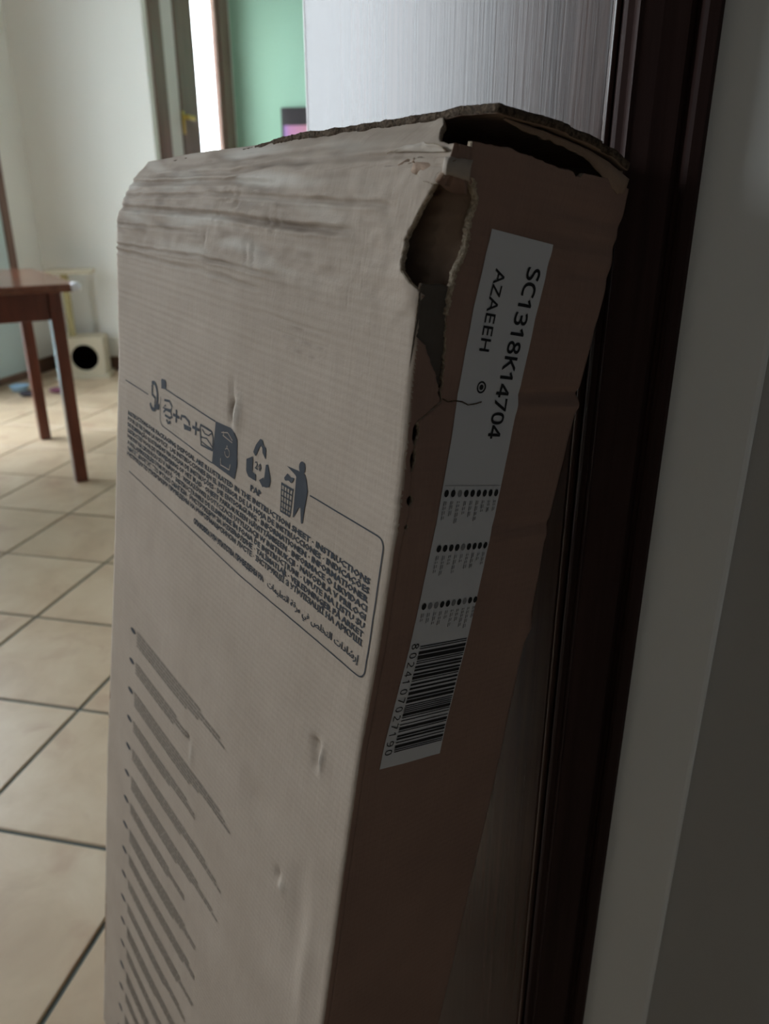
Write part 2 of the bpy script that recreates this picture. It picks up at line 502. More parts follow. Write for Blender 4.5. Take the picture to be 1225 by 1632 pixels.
HX, HY = .0240, .5245
ld = Vector((-math.sin(R_(34.5)), math.cos(R_(34.5)), 0)); ln = Vector((ld.y, -ld.x, 0))
door = empty('door_1', (HX, HY, .006), kind='structure')
P0 = Vector((HX, HY, .006))
LW = .592
MB().obox(P0 + ln * .0005, ld * (LW - .004), ln * .036, Vector((0, 0, 2.085)), (.008, 0, 0), (1, 1, 1)).build('leaf', M_leaf, door, bevel=.003, seg=3)
MB().obox(P0, ld, ln * .037, Vector((0, 0, 2.085)), (LW - .0055, 0, 0), (LW, 1, 1)).build('edge_strip', M_leaf_edge, door, bevel=.0015, label='edge strip painted pale as a highlight')
MB().obox(P0 - ln * .0012, ld, ln * .004, Vector((0, 0, 2.085)), (.0, 0, 0), (.0035, 1, 1)).build('hinge_strip', M_hinge, door, bevel=.001)

# ------------------------------------------------------------------ the cardboard box
O0 = Vector((-.0769, .4948, .95)); U = Vector((-.751, .6585, .0478)); A = Vector((.122, .0673, .9903)); W = Vector((.6489, .7495, -.1308))
TT, BB = .1729, .560
def B(u, v, w):
    z0 = 1 + S * (O0.z - 1 + u * U.z + w * W.z)
    v = min(v, (z0 - .002) / (S * A.z))
    return CAM + S * (O0 - CAM + U * u - A * v + W * w)
VB = 1.30
def v_ridge(u): return interp([(-.03, -.1115), (.03, -.1110), (.055, -.1082), (.12, -.104), (.23, -.0978), (.31, -.0916), (.45, -.0845), (.56, -.0756)], u)
GL = [(0, 0), (.34, .06), (.575, .26), (.77, .55), (.88, .76), (1, 1)]
GM = [(0, 0), (.5, .02), (.72, .10), (.80, .24), (1, 1)]
def w_profile(u, v):
    if v > .0155: return 0.
    t = (.0155 - v) / (.0155 - v_ridge(u))
    k = sstep(.05, .50, u)
    return .035 * lerp(interp(GM, min(t, 1)), interp(GL, min(t, 1)), k)
UM = [(-.11, .003), (-.08, .0033), (-.046, .0052), (.0067, .0062), (.054, .0035), (.10, -.001), (.16, -.0041), (.26, -.0039), (.348, -.0005), (.47, -.0016), (.63, -.0044), (.8, -.003), (1.3, 0)]
WR = [(-.09, .0050), (-.05, .0050), (.02, .002), (.066, -.0012), (.07, .0015), (.10, -.001), (.185, -.0045), (.262, 0), (.276, .0035), (.29, -.001), (.47, 0), (.6, -.0026), (.75, -.0045), (1.3, -.004)]
LU = [(-.08, .0), (.0, .001), (.05, -.004), (.14, -.014), (.39, -.012), (.52, -.006), (.73, .003), (1.26, -.002)]
CREASE = [  # v along u, u0, u1, depth (+ inward), half width
    ([(.03, -.0300), (.10, -.0295), (.16, -.0273), (.32, -.0286), (.54, -.0227)], .09, .57, .0034, .0036),
    ([(.18, .0128), (.27, .0118), (.34, .0114), (.56, .0186)], .20, .57, .0020, .0022),
    ([(.25, .0253), (.32, .0228), (.55, .0252)], .22, .57, .0018, .0030),
    ([(.02, -.0815), (.06, -.0796), (.22, -.0743), (.31, -.066), (.50, -.0596)], .03, .50, .0024, .0030),
    ([(.05, -.0631), (.21, -.0572), (.30, -.0585), (.50, -.0514)], .22, .57, .0030, .0034),
    ([(.02, -.0440), (.06, -.0487), (.20, -.0474), (.31, -.0466), (.53, -.0364)], .05, .57, .0022, .0026),
    ([(.30, -.012), (.56, -.004)], .33, .57, .0012, .0022),
    ([(.10, -.0905), (.30, -.079), (.45, -.071)], .12, .46, .0016, .0028),
    ([(.0, .4299), (.505, .439)], -.02, .52, -.0009, .0030),
    ([(.0, .049), (.10, .045), (.20, .043)], .10, .21, .0007, .0016),
    ([(.0, .058), (.10, .055), (.20, .054)], .10, .20, .0008, .0016),
]
def crease(u, v):
    d = 0.; c = 0.
    for pts, a, b, dep, hw in CREASE:
        if not (a - .02 < u < b + .02): continue
        vc = interp(pts, u) + .0012 * N(u * 40, dep * 900)
        x = abs(v - vc) / hw
        if x < 2.2:
            k = sstep(a - .02, a + .03, u) * (1 - sstep(b - .03, b + .02, u)) * (.75 + .5 * N(u * 22, dep * 3000, 3))
            d += dep * k * max(0, 1 - x) ** .8
            d -= dep * .45 * k * math.exp(-((x - 1.35) / .5) ** 2)
            if dep > .0011: c = max(c, k * max(0, 1 - x * .8) * min(1, dep / .003))
    return d, c
def gauss(u, v, cu, cv, su, sv): return math.exp(-((u - cu) / su) ** 2 - ((v - cv) / sv) ** 2)
def disp(u, v):
    d, c = crease(u, v)
    top = 1 - sstep(-.005, .06, v)
    d += top * (.0018 * N(u * 7, v * 60, 1) + .0010 * N(u * 34, v * 85, 2) + .0005 * N(u * 90, v * 140, 3))
    d += (1 - sstep(.02, .2, v)) * .00013 * math.sin(v * 2 * math.pi / .0085 + 1.5 * N(u * 6, v * 10)) * (.4 + .6 * sstep(.0, .3, u))
    d += .0022 * N(u * 4, v * 3.2, 5) * sstep(.0, .06, u)
    d += .0003 * N(u * 60, v * 60, 6)
    # vertical nicks in the folded part
    for cu, cv in ((.33, -.008), (.245, -.002), (.232, -.003), (.30, -.046), (.29, -.047), (.275, -.046), (.31, -.025), (.20, -.028), (.215, -.03)):
        d += .0016 * gauss(u, v, cu, cv, .0022, .009)
    # gash over the printed symbols, with its raised lip
    d += .0105 * gauss(u, v, .2465, .137, .0038, .0085) + .0030 * gauss(u, v, .250, .118, .0025, .012)
    d -= .0040 * gauss(u, v, .2365, .139, .005, .014)
    # scraped dent under the frame, smaller knocks
    d += .0042 * gauss(u, v, .058, .380, .0065, .0075) + .0030 * gauss(u, v, .0555, .394, .0055, .006)
    d -= .0034 * gauss(u, v, .0475, .386, .0030, .011)
    d += .0030 * gauss(u, v, .092, .549, .0045, .006) - .0022 * gauss(u, v, .084, .556, .005, .006)
    d += .0022 * gauss(u, v, .30, .532, .005, .007) - .0018 * gauss(u, v, .288, .548, .003, .014)
    d += .0026 * gauss(u, v, .145, .50, .03, .02)
    d += .0022 * gauss(u, v, .055, .56, .014, .05) - .002 * gauss(u, v, .035, .62, .01, .06)
    d -= .0025 * gauss(u, v, .010, -.010, .02, .02)
    return d, c
RC = .006
def front_pt(u, v, off=0., dd=True):
    """outer surface of the front panel; off = distance in front of it"""
    d = disp(u, v)[0] if dd else 0
    un = u + interp(UM, v) * (1 - sstep(0, .10, u)) + interp(LU, v) * sstep(.40, .56, u)
    edge = sstep(.0, .012, u)
    return B(un, v, w_profile(u, v) + d * (.35 + .65 * edge) - off / S)
def sdisp(w, v):
    d = .0012 * N(w * 12, v * 7, 11) + .0002 * N(w * 70, v * 70, 12)
    for vc, sl, dep, hw, w0, w1 in ((-.064, .08, .0022, .006, .02, .18), (-.046, .02, .0026, .007, .03, .18), (-.026, .05, .0014, .006, .03, .18), (.012, .05, .0008, .006, .09, .18),
                            (.0672, .0, .0030, .004, .03, .18), (.0765, .0, -.0020, .004, .06, .18), (.170, .08, .0016, .004, .03, .18), (.183, .05, -.0010, .004, .06, .18)):
        x = (v - vc - sl * (w - .1)) / hw
        d += dep * math.exp(-x * x) * sstep(w0 - .01, w0 + .02, w) * (.22 + .78 * sstep(.095, .125, w))
    d -= .004 * gauss(w, v, .165, .276, .006, .012)
    d -= .002 * (1 - sstep(-.09, -.02, v)) * math.sin(math.pi * min(1, max(0, w / .176)))
    return d
def side_pt(w, v, off=0.):
    wn = w + interp(WR, v) * sstep(.08, .1729, w)
    return B(interp(UM, v) * (1 - sstep(.02, .1729, w)) + sdisp(w, v) * sstep(.004, .016, w) - off / S, v, wn)
def skin_pt(p, v):
    """p < 0 front panel (u = -p), p > 0 side panel (w = p), rounded corner between"""
    if p <= -RC: return front_pt(-p, v)
    if p >= RC: return side_pt(p, v)
    t = (p + RC) / (2 * RC)
    a = front_pt(RC, v); b = side_pt(RC, v); c = B(interp(UM, v), v, w_profile(0, v))
    return a * (1 - t) ** 2 + c * 2 * t * (1 - t) + b * t * t

def rag(v, s, amp, seed): return amp * (N(v * s, seed) + .6 * N(v * s * 2.7, seed + 5) + .4 * N(v * s * 7, seed + 9))
PL = [(-.0745, -.0045), (-.064, -.0060), (-.0454, -.016), (-.037, -.0205), (-.03, -.0235), (-.020, -.0245), (-.0146, -.0235), (-.010, -.021), (-.004, -.0125), (0, -.003), (.003, .003), (.006, .000), (.029, .001), (.033, .008), (.041, .0134), (.0535, .0215), (.0664, .0262), (.0715, .028)]
PR = [(-.0745, .0200), (-.068, .0263), (-.058, .0315), (-.046, .0298), (-.0275, .0308), (-.0154, .0259), (0, .024), (.0123, .0238), (.0367, .0275), (.0493, .0286), (.0664, .0285), (.0715, .0285)]
JOIN = [(-.12, .0215), (-.0745, .0215)]
SEAM = [(.0715, .0283), (.078, .019), (.085, .0085), (.11, .0080), (.15, .0100), (.17, .0075), (1.4, .0070)]
def gap(v):
    if v < -.0745:
        q = .0205; return q, q
    if v <= .0715:
        l = interp(PL, v) + rag(v, 110, .0022, 1); r = interp(PR, v) + rag(v, 210, .0018, 2)
        return min(l, r - .0004), r
    q = interp(SEAM, v) + rag(v, 120, .0006, 3)
    g = 0.
    if v < .084: g = .0010
    for a, b, k in ((.084, .100, .0032), (.102, .118, .0026), (.135, .144, .0030), (.157, .161, .0018)):
        if a < v < b: g = k * math.sin(math.pi * (v - a) / (b - a)) ** .6
    return q - g, q + g

def front_top(u):
    """where the front liner ends: at the ridge, torn short near the corner"""
    vr = v_ridge(u)
    if u < .055:
        k = 1 - sstep(.010, .055, u)
        return lerp(vr, -.0868 + rag(u, 120, .0012, 4), k)
    return vr
def frange(a, b, step):
    n = max(1, int(math.ceil((b - a) / step))); return [a + (b - a) * i / n for i in range(n + 1)]
VS = [x for x in frange(-.11, .09, .0013)][1:] + frange(.09, .30, .0030)[1:] + frange(.30, .62, .0045)[1:] + frange(.62, VB, .012)[1:]

box_root = empty('cardboard_box', B(.28, VB, TT / 2), 'tall battered brown cardboard box with a torn top corner, leaning in the doorway', 'cardboard box')
def sheet(name, rows, uvs, m, thick, parent, mats, out, wear_shade=None):
    nr, nc = len(rows), len(rows[0])
    acc = Vector((0, 0, 0))
    for i in range(0, nr - 1):
        for j in range(0, nc - 1):
            acc += (rows[i][j + 1] - rows[i][j]).cross(rows[i + 1][j] - rows[i][j])
    flip = acc.dot(out) < 0
    v = [p for r in rows for p in r]; uv = [q for r in uvs for q in r]
    f = []
    for i in range(nr - 1):
        for j in range(nc - 1):
            q = (i * nc + j, i * nc + j + 1, (i + 1) * nc + j + 1, (i + 1) * nc + j)
            f.append(q[::-1] if flip else q)
    o = obj(name, v, f, m, parent, True, uvs=uv, mats=mats)
    if wear_shade:
        ca = o.data.color_attributes.new('wear_shade', 'FLOAT_COLOR', 'POINT')
        for i, c in enumerate(c for r in wear_shade for c in r):
            ca.data[i].color = (c[0], c[1], 0, 1)
    if thick:
        sd = o.modifiers.new('thickness', 'SOLIDIFY'); sd.thickness = thick; sd.offset = -1
        sd.use_rim = True; sd.material_offset = 1 if len(mats) > 1 else 0
        sd.material_offset_rim = (2 if len(mats) > 2 else 0)
    return o

# front panel, including the rounded corner (columns measured from the torn / folded edge to the far edge)
COLS = frange(0, .10, .0020) + frange(.10, .57, .0042)[1:]
rows, uvs, wear_shade = [], [], []
for v in VS:
    pl, _ = gap(v)
    r, q, wr = [], [], []
    L = BB + pl
    for c in COLS:
        t = c / .57
        p = pl - t * L if pl < -.01 else pl - (c if c < .1 else .1 + (c - .1) * (L - .1) / .47)
        u = max(0, -p)
        ft = front_top(u)
        vv = v if v > .03 else lerp(ft, .03, (v - VS[0]) / (.03 - VS[0]))
        if p > -.055 and -.08 < v < .03:      # keep the tear outline at its true height
            k = sstep(-.055, -.03, p); vv = lerp(vv, max(v, ft), k)
        r.append(skin_pt(p, vv)); q.append((p + 1, 1 - vv))
        _, c2 = crease(u, vv)
        sm = (1 - sstep(-.02, .04, vv)) * sstep(.04, .2, u)
        dirt_shade = max(0., min(.85, .55 * c2 + sm * (.45 * max(0, N(u * 13, vv * 60, 21)) + .75 * max(0, N(u * 30, vv * 130, 22) - .1)) + .05 * sm))
        dirt_shade = max(dirt_shade, .55 * gauss(u, vv, .235, -.052, .035, .008), .5 * gauss(u, vv, .26, -.040, .05, .006)) if N(u * 60, vv * 200, 30) > -.25 else dirt_shade
        for cu, cv in ((.245, .0055), (.232, .0045), (.33, -.008)):
            dirt_shade = max(dirt_shade, .55 * gauss(u, vv, cu, cv, .0025, .008))
        for a_, b_, c_ in ((.115, .165, .0475), (.11, .17, .0565), (.12, .165, .0650)):
            if a_ < u < b_: dirt_shade = max(dirt_shade, .5 * math.exp(-((vv - c_ - .0015 * N(u * 30, 1)) / .0012) ** 2) * max(0, .5 + N(u * 90, c_ * 99)))
        dirt_shade = max(dirt_shade, .95 * gauss(u, vv, .2465, .137, .0038, .0085), .5 * gauss(u, vv, .060, .3755, .006, .0025), .6 * gauss(u, vv, .049, .396, .003, .0022), .45 * gauss(u, vv, .094, .547, .003, .005))  # shade painted into the gash and dents
        pale = min(.75, sm * 1.25 * max(0, N(u * 11, vv * 75, 23) - .02) + .45 * gauss(u, vv, .2365, .139, .005, .013) + .4 * gauss(u, vv, .0475, .387, .003, .010)  # pale scuffs, and the lit lips of gash and dents painted in
                   + .35 * gauss(u, vv, .084, .556, .004, .005) + .3 * gauss(u, vv, .288, .545, .003, .012))
        wr.append((dirt_shade, pale))
    rows.append(r); uvs.append(q); wear_shade.append(wr)
fp = sheet('front_panel', rows, uvs, M_kraft, .0030, box_root, [M_kraft, M_kraft_in, M_torn, M_kraft_side], -W, wear_shade=wear_shade)
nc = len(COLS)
for q in fp.data.polygons:                  # the strip folded round onto the side takes the darker side tone
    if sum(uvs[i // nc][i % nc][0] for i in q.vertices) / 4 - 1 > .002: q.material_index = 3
fp['label'] = 'printed front panel, creased along its top'

# side panel
def side_top(w): return interp([(0, -.088), (.022, -.0902), (.058, -.0911), (.10, -.0870), (.14, -.0886), (.158, -.0885), (.1786, -.0850)], w) + rag(w, 90, .0012, 6) + (.0025 if .112 < w < .122 else 0)
SC = frange(0, 1, 1 / 60)
rows, uvs = [], []
for v in VS:
    _, pr_ = gap(v)
    r, q = [], []
    for c in SC:
        w = lerp(pr_, TT, c)
        st = side_top(w)
        vv = v if v > -.06 else lerp(st, -.06, (v - VS[0]) / (-.06 - VS[0]))
        r.append(skin_pt(w, vv)); q.append((w + 1, 1 - vv))
    rows.append(r); uvs.append(q)
wear0 = [[(0, 0)] * len(SC) for _ in VS]
sp = sheet('side_panel', rows, uvs, M_kraft_side, .0034, box_root, [M_kraft_side, M_kraft_in, M_torn], -U, wear_shade=wear0)

# far side, back and base close the carton
def flat_sheet(name, fn, n1, n2, m, out, thick=.003):
    rows = [[fn(i / n1, j / n2) for j in range(n2 + 1)] for i in range(n1 + 1)]
    uvs = [[(j / n2, i / n1) for j in range(n2 + 1)] for i in range(n1 + 1)]
    return sheet(name, rows, uvs, m, thick, box_root, [m, M_kraft_in], out)
def lt(v): return interp(LU, v)
flat_sheet('side_panel', lambda a, b: B(BB + lt(lerp(-.055, VB, a)) + .001, lerp(-.055, VB, a), lerp(w_profile(BB, lerp(-.055, VB, a)) + .001, TT, b)), 60, 4, M_kraft_in, U)
flat_sheet('back_panel', lambda a, b: B(lerp(.004, BB - .012, b), lerp(-.098, VB, a), TT - .001), 20, 6, M_kraft_in, W)
flat_sheet('base_panel', lambda a, b: B(lerp(.012, BB - .014, a), VB, lerp(.008, TT - .008, b)) + Vector((0, 0, .004)), 4, 4, M_kraft_in, -A)

# lid: from the ragged front ridge backwards, its near edge torn free of the side panel
rows, uvs = [], []
for i, u in enumerate(frange(-.002, .556, .0024)):
    r, q = [], []
    for j, w in enumerate(frange(.033, .170, .0030)):
        k = (w - .033) / .137
        vs_ = v_ridge(u) + lerp(-.0020, .0045, sstep(.24, .36, u)) + interp([(0, 0), (.33, -.0006), (.64, .0011), (.85, .006), (1, .0115)], k) * (1 - sstep(.0, .10, u)) + .004 * k * sstep(0, .1, u)
        vv = vs_ + .0012 * N(u * 30, w * 30, 41) - (.0012 * abs(N(u * 140, 3, 42)) if j < 2 else 0)
        uu = u
        if i < 4: uu = u + (.0035 * N(w * 60, 5, 43) + .002 * N(w * 190, 6, 44)) * (1 - i / 4)
        ww = w
        if j < 3: ww = w + (.0022 * N(u * 70, 7, 45) + .0014 * N(u * 240, 8, 46)) * (1 - j / 3)
        r.append(B(uu, vv, ww)); q.append((uu + 1, w))
    rows.append(r); uvs.append(q)
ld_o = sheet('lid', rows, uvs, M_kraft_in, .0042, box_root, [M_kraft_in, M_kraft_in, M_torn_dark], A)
ld_o['label'] = 'lid with a dark frayed edge, torn off the side panel'
# loose lower ply of the lid's near edge, and its folded end at the back corner
rows, uvs = [], []
for i, w in enumerate(frange(.045, .172, .0025)):
    k = (w - .045) / .127
    top = interp([(0, -.1075), (.40, -.1060), (.68, -.1030), (.86, -.0965), (1, -.0915)], k)
    ht = interp([(0, .001), (.15, .0035), (.5, .0045), (.68, .0055), (.80, .0115), (.94, .0130), (1, .0100)], k) + .0010 * N(w * 150, 2, 51)
    inn = interp([(0, .003), (.7, .002), (.8, -.002), (1, -.003)], k)
    r = [B(inn + .0015 * t + .0010 * N(w * 80, t * 3, 52), top + ht * t, w) for t in (0, .33, .66, 1)]
    rows.append(r); uvs.append([(w, t * .01) for t in (0, .33, .66, 1)])
sheet('lid_edge_ply', rows, uvs, M_kraft_in, .0018, box_root, [M_kraft_in, M_kraft_in, M_torn_dark], -U)

# curled paper bridge left over the tear
rows, uvs = [], []
for i, p in enumerate(frange(-.003, .0235, .0014)):
    r = []
    for a in frange(-1.9, 1.9, .38):
        base = skin_pt(p, -.0750)
        k = (p + .0045) / .028
        out = ((U * -.55) + (W * -.60)).normalized()
        rr = .0028 + .0007 * N(p * 160, a) + .0012 * k
        r.append(base + out * (rr * math.cos(a) - .0004) + A * (-rr * math.sin(a) * 1.25 - .001))
    rows.append(r); uvs.append([(p + 1, a * .004) for a in frange(-1.9, 1.9, .38)])
sheet('torn_strip', rows, uvs, M_kraft, .0008, box_root, [M_kraft, M_kraft, M_torn], -U - W, wear_shade=[[(0.1, .25)] * len(rows[0])] * len(rows))
# lifted liner paper near the front top corner
rows, uvs = [], []
for i, u in enumerate(frange(.004, .070, .0022)):
    k = (u - .004) / .066
    hh = .0050 * math.sin(math.pi * min(1, k * 1.1 + .05)) ** .7 + .0015 * N(u * 120, 3, 61)
    r = [front_pt(u, -.0815 - hh * t, off=.0012 + .0030 * t * t * (1 - k)) for t in (0, .25, .5, .75, 1)]
    rows.append(r); uvs.append([(u + 1, t * .01) for t in (0, .25, .5, .75, 1)])
sheet('peeled_liner', rows, uvs, M_kraft, .0006, box_root, [M_kraft, M_kraft, M_torn], -W, wear_shade=[[(0., .35)] * 5] * len(rows))

rows, uvs = [], []
for v in frange(-.070, .014, .0008):
    pr_ = gap(v)[1]; n1 = N(v * 300, 1, 91); n2 = N(v * 130, 2, 92)
    wd = .0016 + .0018 * abs(n2) + .0010 * n1
    prof_ = [(-.0010 - .0006 * n1, -.0030), (-.0012 + .0008 * n2, .0002 + .0006 * n1), (wd * .4, .0012 + .0006 * n2), (wd, .0009 + .0005 * n1), (wd + .0012, -.0006)]
    rows.append([side_pt(pr_ + a, v + .0008 * N(v * 500, a * 900, 93), b * S) for a, b in prof_]); uvs.append([(a + 1, v) for a, b in prof_])
sheet('torn_fringe', rows, uvs, M_torn, 0, box_root, [M_torn], -U)

# what shows through the hole: a fluted inner flap and a grey inner ply
rows, uvs = [], []
for v in frange(-.084, .004, .0010):
    r, q = [], []
    for k in frange(0, 1.9, .1):
        f_ = max(0, 1 - .55 * k) * .0013 * math.sin(v * 2 * math.pi / .0105 + 1.2 * N(k * 2, v * 40)) + .0008 * N(k * 5, v * 120, 71)
        c = 1 - .10 * sstep(-.02, .004, v)
        r.append(B(.0075 + k * .0200 * c + .010 * max(0, k - .8) + f_, v + .004 * k, .0345 - k * .0165 * c + .012 * max(0, k - .8) - f_)); q.append((k * .03, v))
    rows.append(r); uvs.append(q)
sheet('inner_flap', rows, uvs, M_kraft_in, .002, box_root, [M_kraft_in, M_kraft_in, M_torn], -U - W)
rows, uvs = [], []
for v in frange(-.004, .079, .0016):
    r, q = [], []
    for w in frange(.0005, .036, .003):
        r.append(B(.0068 + .0012 * N(w * 60, v * 50, 81) + .001 * sstep(.02, -.004, v), v + .002 * N(w * 90, 4), w)); q.append((w, v))
    rows.append(r); uvs.append(q)
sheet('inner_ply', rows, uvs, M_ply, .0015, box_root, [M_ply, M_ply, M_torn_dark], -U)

# ---- flat print on the front panel
class Print:
    def __init__(s, fn): s.fn = fn; s.v = []; s.f = []
    def poly(s, pts, sub=0):
        n = len(s.v); s.v += [s.fn(a, b) for a, b in pts]; s.f.append(tuple(range(n, n + len(pts))))
    def line(s, pts, t, closed=False):
        P = [Vector((a, b)) for a, b in pts]
        Q = []
        for a, b in zip(P, P[1:] + ([P[0]] if closed else [])):
            m = max(1, int((b - a).length / .008))
            Q += [a.lerp(b, i / m) for i in range(m)]
        Q = Q if closed else Q + [P[-1]]
        k = len(Q); n0 = len(s.v)
        for i, p in enumerate(Q):
            a = Q[(i - 1) % k] if closed or i else p; b = Q[(i + 1) % k] if closed or i < k - 1 else p
            d = (b - a).normalized(); nn = Vector((-d.y, d.x)) * t / 2
            s.v += [s.fn(*(p + nn)), s.fn(*(p - nn))]
        for i in range(k if closed else k - 1):
            j = (i + 1) % k
            s.f.append((n0 + 2 * i, n0 + 2 * i + 1, n0 + 2 * j + 1, n0 + 2 * j))
    def text(s, body, place, width=None, bold=.0, res=1):
        """place(x, y) maps text units (cap height ~ .73) to panel coordinates"""
        cu = bpy.data.curves.new('t', 'FONT'); cu.body = body; cu.size = 1; cu.resolution_u = res; cu.offset = bold
        o = bpy.data.objects.new('t', cu); col.objects.link(o)
        dg = bpy.context.evaluated_depsgraph_get(); dg.update()
        me = o.evaluated_get(dg).to_mesh()
        xs = [v.co.x for v in me.vertices]
        if xs:
            x0, x1 = min(xs), max(xs); sx = 1 if width is None else width / (x1 - x0)
            n = len(s.v)
            s.v += [s.fn(*place((v.co.x - x0) * sx, v.co.y)) for v in me.vertices]
            s.f += [tuple(n + i for i in p.vertices) for p in me.polygons]
        o.evaluated_get(dg).to_mesh_clear()
        bpy.data.objects.remove(o); bpy.data.curves.remove(cu)
    def build(s, name, m, parent):
        return obj(name, s.v, s.f, m, parent)
def fr(u, v): return front_pt(u, v, .0004)
def arc(cu, cv, ru, rv, a0, a1, n=14): return [(cu + ru * math.cos(R_(a0 + (a1 - a0) * i / n)), cv + rv * math.sin(R_(a0 + (a1 - a0) * i / n))) for i in range(n + 1)]

pf = Print(fr)
# frame (open where the symbols stand)
pf.line([(.5330, .1690), (.4533, .1701)], .0012)
pf.line([(.1053, .1722), (.0180, .1715)] + arc(.0170, .1785, .0070, .0070, -90, -180, 5)[1:] + [(.0100, .2790)] + arc(.0180, .2790, .0080, .0080, 180, 90, 5)[1:] + [(.2122, .2880), (.5120, .2770)], .0012)
frame_o = pf.build('print_frame', M_ink, box_root)
pi = Print(fr)
# rounded symbol strip with its dark end
pi.line([(.4005, .1532), (.30, .1560), (.2778, .1564)], .0014)
pi.line([(.4140, .1640), (.4148, .1720), (.4140, .1840)] + arc(.4045, .1860, .0095, .0090, 0, 90, 5)[1:] + [(.294, .1984), (.2802, .1986)], .0011)
pi.poly([(.4152, .1455), (.4120, .1440), (.4040, .1438), (.4014, .1455), (.4006, .1532), (.4132, .1549)])
c0 = arc(.4365, .1685, .0125, .0150, 40, 300, 18)
pi.line(c0, .0044); pi.line([(.4417, .157), (.4408, .1672), (.4300, .1694), (.4314, .1780), (.4230, .1770)], .0038)
pi.poly([(.4290, .1770), (.4175, .1730), (.4185, .1800), (.4270, .1812)])
pi.line([(.4040, .1655), (.3900, .1635), (.3827, .1676), (.3850, .1725), (.3960, .1740), (.4072, .1745), (.3990, .1700)], .0026)
pi.line([(.4050, .1790), (.3980, .1745), (.3859, .1740), (.3815, .1785), (.3880, .1815), (.4007, .1812)], .0026)
pi.line([(.3960, .1850), (.3922, .1880), (.3850, .1850)], .0030)
for cu in (.3708, .3213):
    pi.line([(cu, .1680), (cu - .0006, .1818)], .0030); pi.line([(cu + .0078, .1752), (cu - .0078, .1746)], .0030)
pi.line([(.3581, .1760), (.3575, .1712), (.3480, .1700), (.3380, .1722), (.3360, .1760)], .0028)
pi.poly([(.3507, .1778), (.3324, .1768), (.3336, .1813), (.3485, .1831)])
pi.line([(.310, .1681), (.2850, .1683), (.2812, .1739), (.2807, .1862), (.3070, .1877), (.3085, .1814), (.3112, .1714)], .0021, True)
pi.line([(.3085, .1800), (.2950, .1780), (.2812, .1830)], .0013); pi.line([(.3060, .1715), (.3000, .1745), (.2910, .1740), (.2850, .1700)], .0013); pi.line([(.3060, .1840), (.2950, .1850), (.2830, .1850)], .0013)
pan = [(.2778, .1560), (.2454, .1541), (.2380, .1560), (.2330, .1600), (.2296, .1655), (.2286, .1858), (.2298, .1998), (.2802, .1986), (.2694, .1748)]
def grid_poly(pr, pts, step):
    """fill a polygon in narrow vertical strips so that it follows the panel"""
    us = [a for a, _ in pts]; a0, a1 = min(us), max(us)
    n = max(2, int((a1 - a0) / step))
    def span(u):
        ys = []
        for (x0, y0), (x1, y1) in zip(pts, pts[1:] + pts[:1]):
            if (x0 <= u < x1) or (x1 <= u < x0): ys.append(y0 + (y1 - y0) * (u - x0) / (x1 - x0))
        return (min(ys), max(ys)) if len(ys) > 1 else None
    for i in range(n):
        ua = a0 + (a1 - a0) * (i + .002) / n; ub = a0 + (a1 - a0) * (i + .998) / n
        sa, sb = span(ua), span(ub)
        if not sa or not sb: continue
        m = 12
        for k in range(m):
            pr.poly([(ua, lerp(sa[0], sa[1], k / m)), (ub, lerp(sb[0], sb[1], k / m)), (ub, lerp(sb[0], sb[1], (k + 1) / m)), (ua, lerp(sa[0], sa[1], (k + 1) / m))])
grid_poly(pi, pan, .003)
# recycling triangle with 20 PAP
grid_poly(pi, [(.2009, .1640), (.1971, .1561), (.1907, .1491), (.1870, .1491), (.1830, .1540), (.1794, .1544), (.1785, .1642), (.1851, .1600), (.1830, .1590), (.1880, .1545), (.1901, .1558), (.1962, .1668)], .0012)
grid_poly(pi, [(.2120, .1738), (.2010, .1680), (.2015, .1713), (.2035, .1735), (.2030, .1781), (.2059, .1811), (.1927, .1829), (.1926, .1885), (.2057, .1885), (.2106, .1851), (.2118, .1780)], .0012)
grid_poly(pi, [(.1782, .1690), (.1737, .1672), (.1674, .1798), (.1680, .1859), (.1740, .1885), (.1790, .1890), (.1790, .1905), (.1871, .1858), (.1790, .1805), (.1785, .1835), (.1736, .1818), (.1730, .1790)], .0012)
def plc(u0, v0, h): return lambda x, y: (u0 - x, v0 - y * h / .73)
pi.text('20', plc(.1965, .1775, .0070), .0118, .02)
pi.text('PAP', plc(.2010, .2003, .0062), .0200, .03)
# person dropping litter into a bin
pi.poly(arc(.1208, .1537, .0047, .0052, 0, 345, 18))
grid_poly(pi, [(.1437, .1592), (.1262, .1578), (.1162, .1578), (.1127, .1619), (.1090, .1701), (.1107, .1833), (.1118, .1990), (.1141, .1995), (.1172, .1872), (.1193, .1872), (.1266, .1992), (.1276, .1984), (.1235, .1846), (.1211, .1742), (.1238, .1669), (.1297, .1627)], .0009)
grid_poly(pi, [(.1463, .1705), (.1420, .1650), (.1370, .1668), (.1306, .1658), (.1320, .1690), (.1348, .1716), (.1390, .1705), (.1446, .1725)], .0012)
pi.line([(.150, .1765), (.1303, .1762)], .0022); pi.line([(.1474, .2002), (.1318, .1998)], .0017)
for k in range(5):
    a = lerp(.1490, .1472, k / 4) - k * .0004
    u_ = lerp(.1495, .1312, k / 4); pi.line([(u_, .1765), (lerp(.1471, .1320, k / 4), .2000)], .0011)
for k in (1, 2, 3, 4):
    v_ = .1765 + k * .0050; s_ = k * .0005
    pi.line([(.1495 - s_, v_), (.1306 + s_ * .3, v_ - .0003)], .0012)
pi.build('print_symbols', M_ink, box_root)
pw = Print(lambda u, v: front_pt(u, v, .0007))
pw.line([(.263, .163), (.2505, .1600), (.240, .1645)], .0009); pw.line([(.2600, .1650), (.240, .1668)], .0009)
pw.line([(.2590, .1610), (.2585, .1645)], .0009)
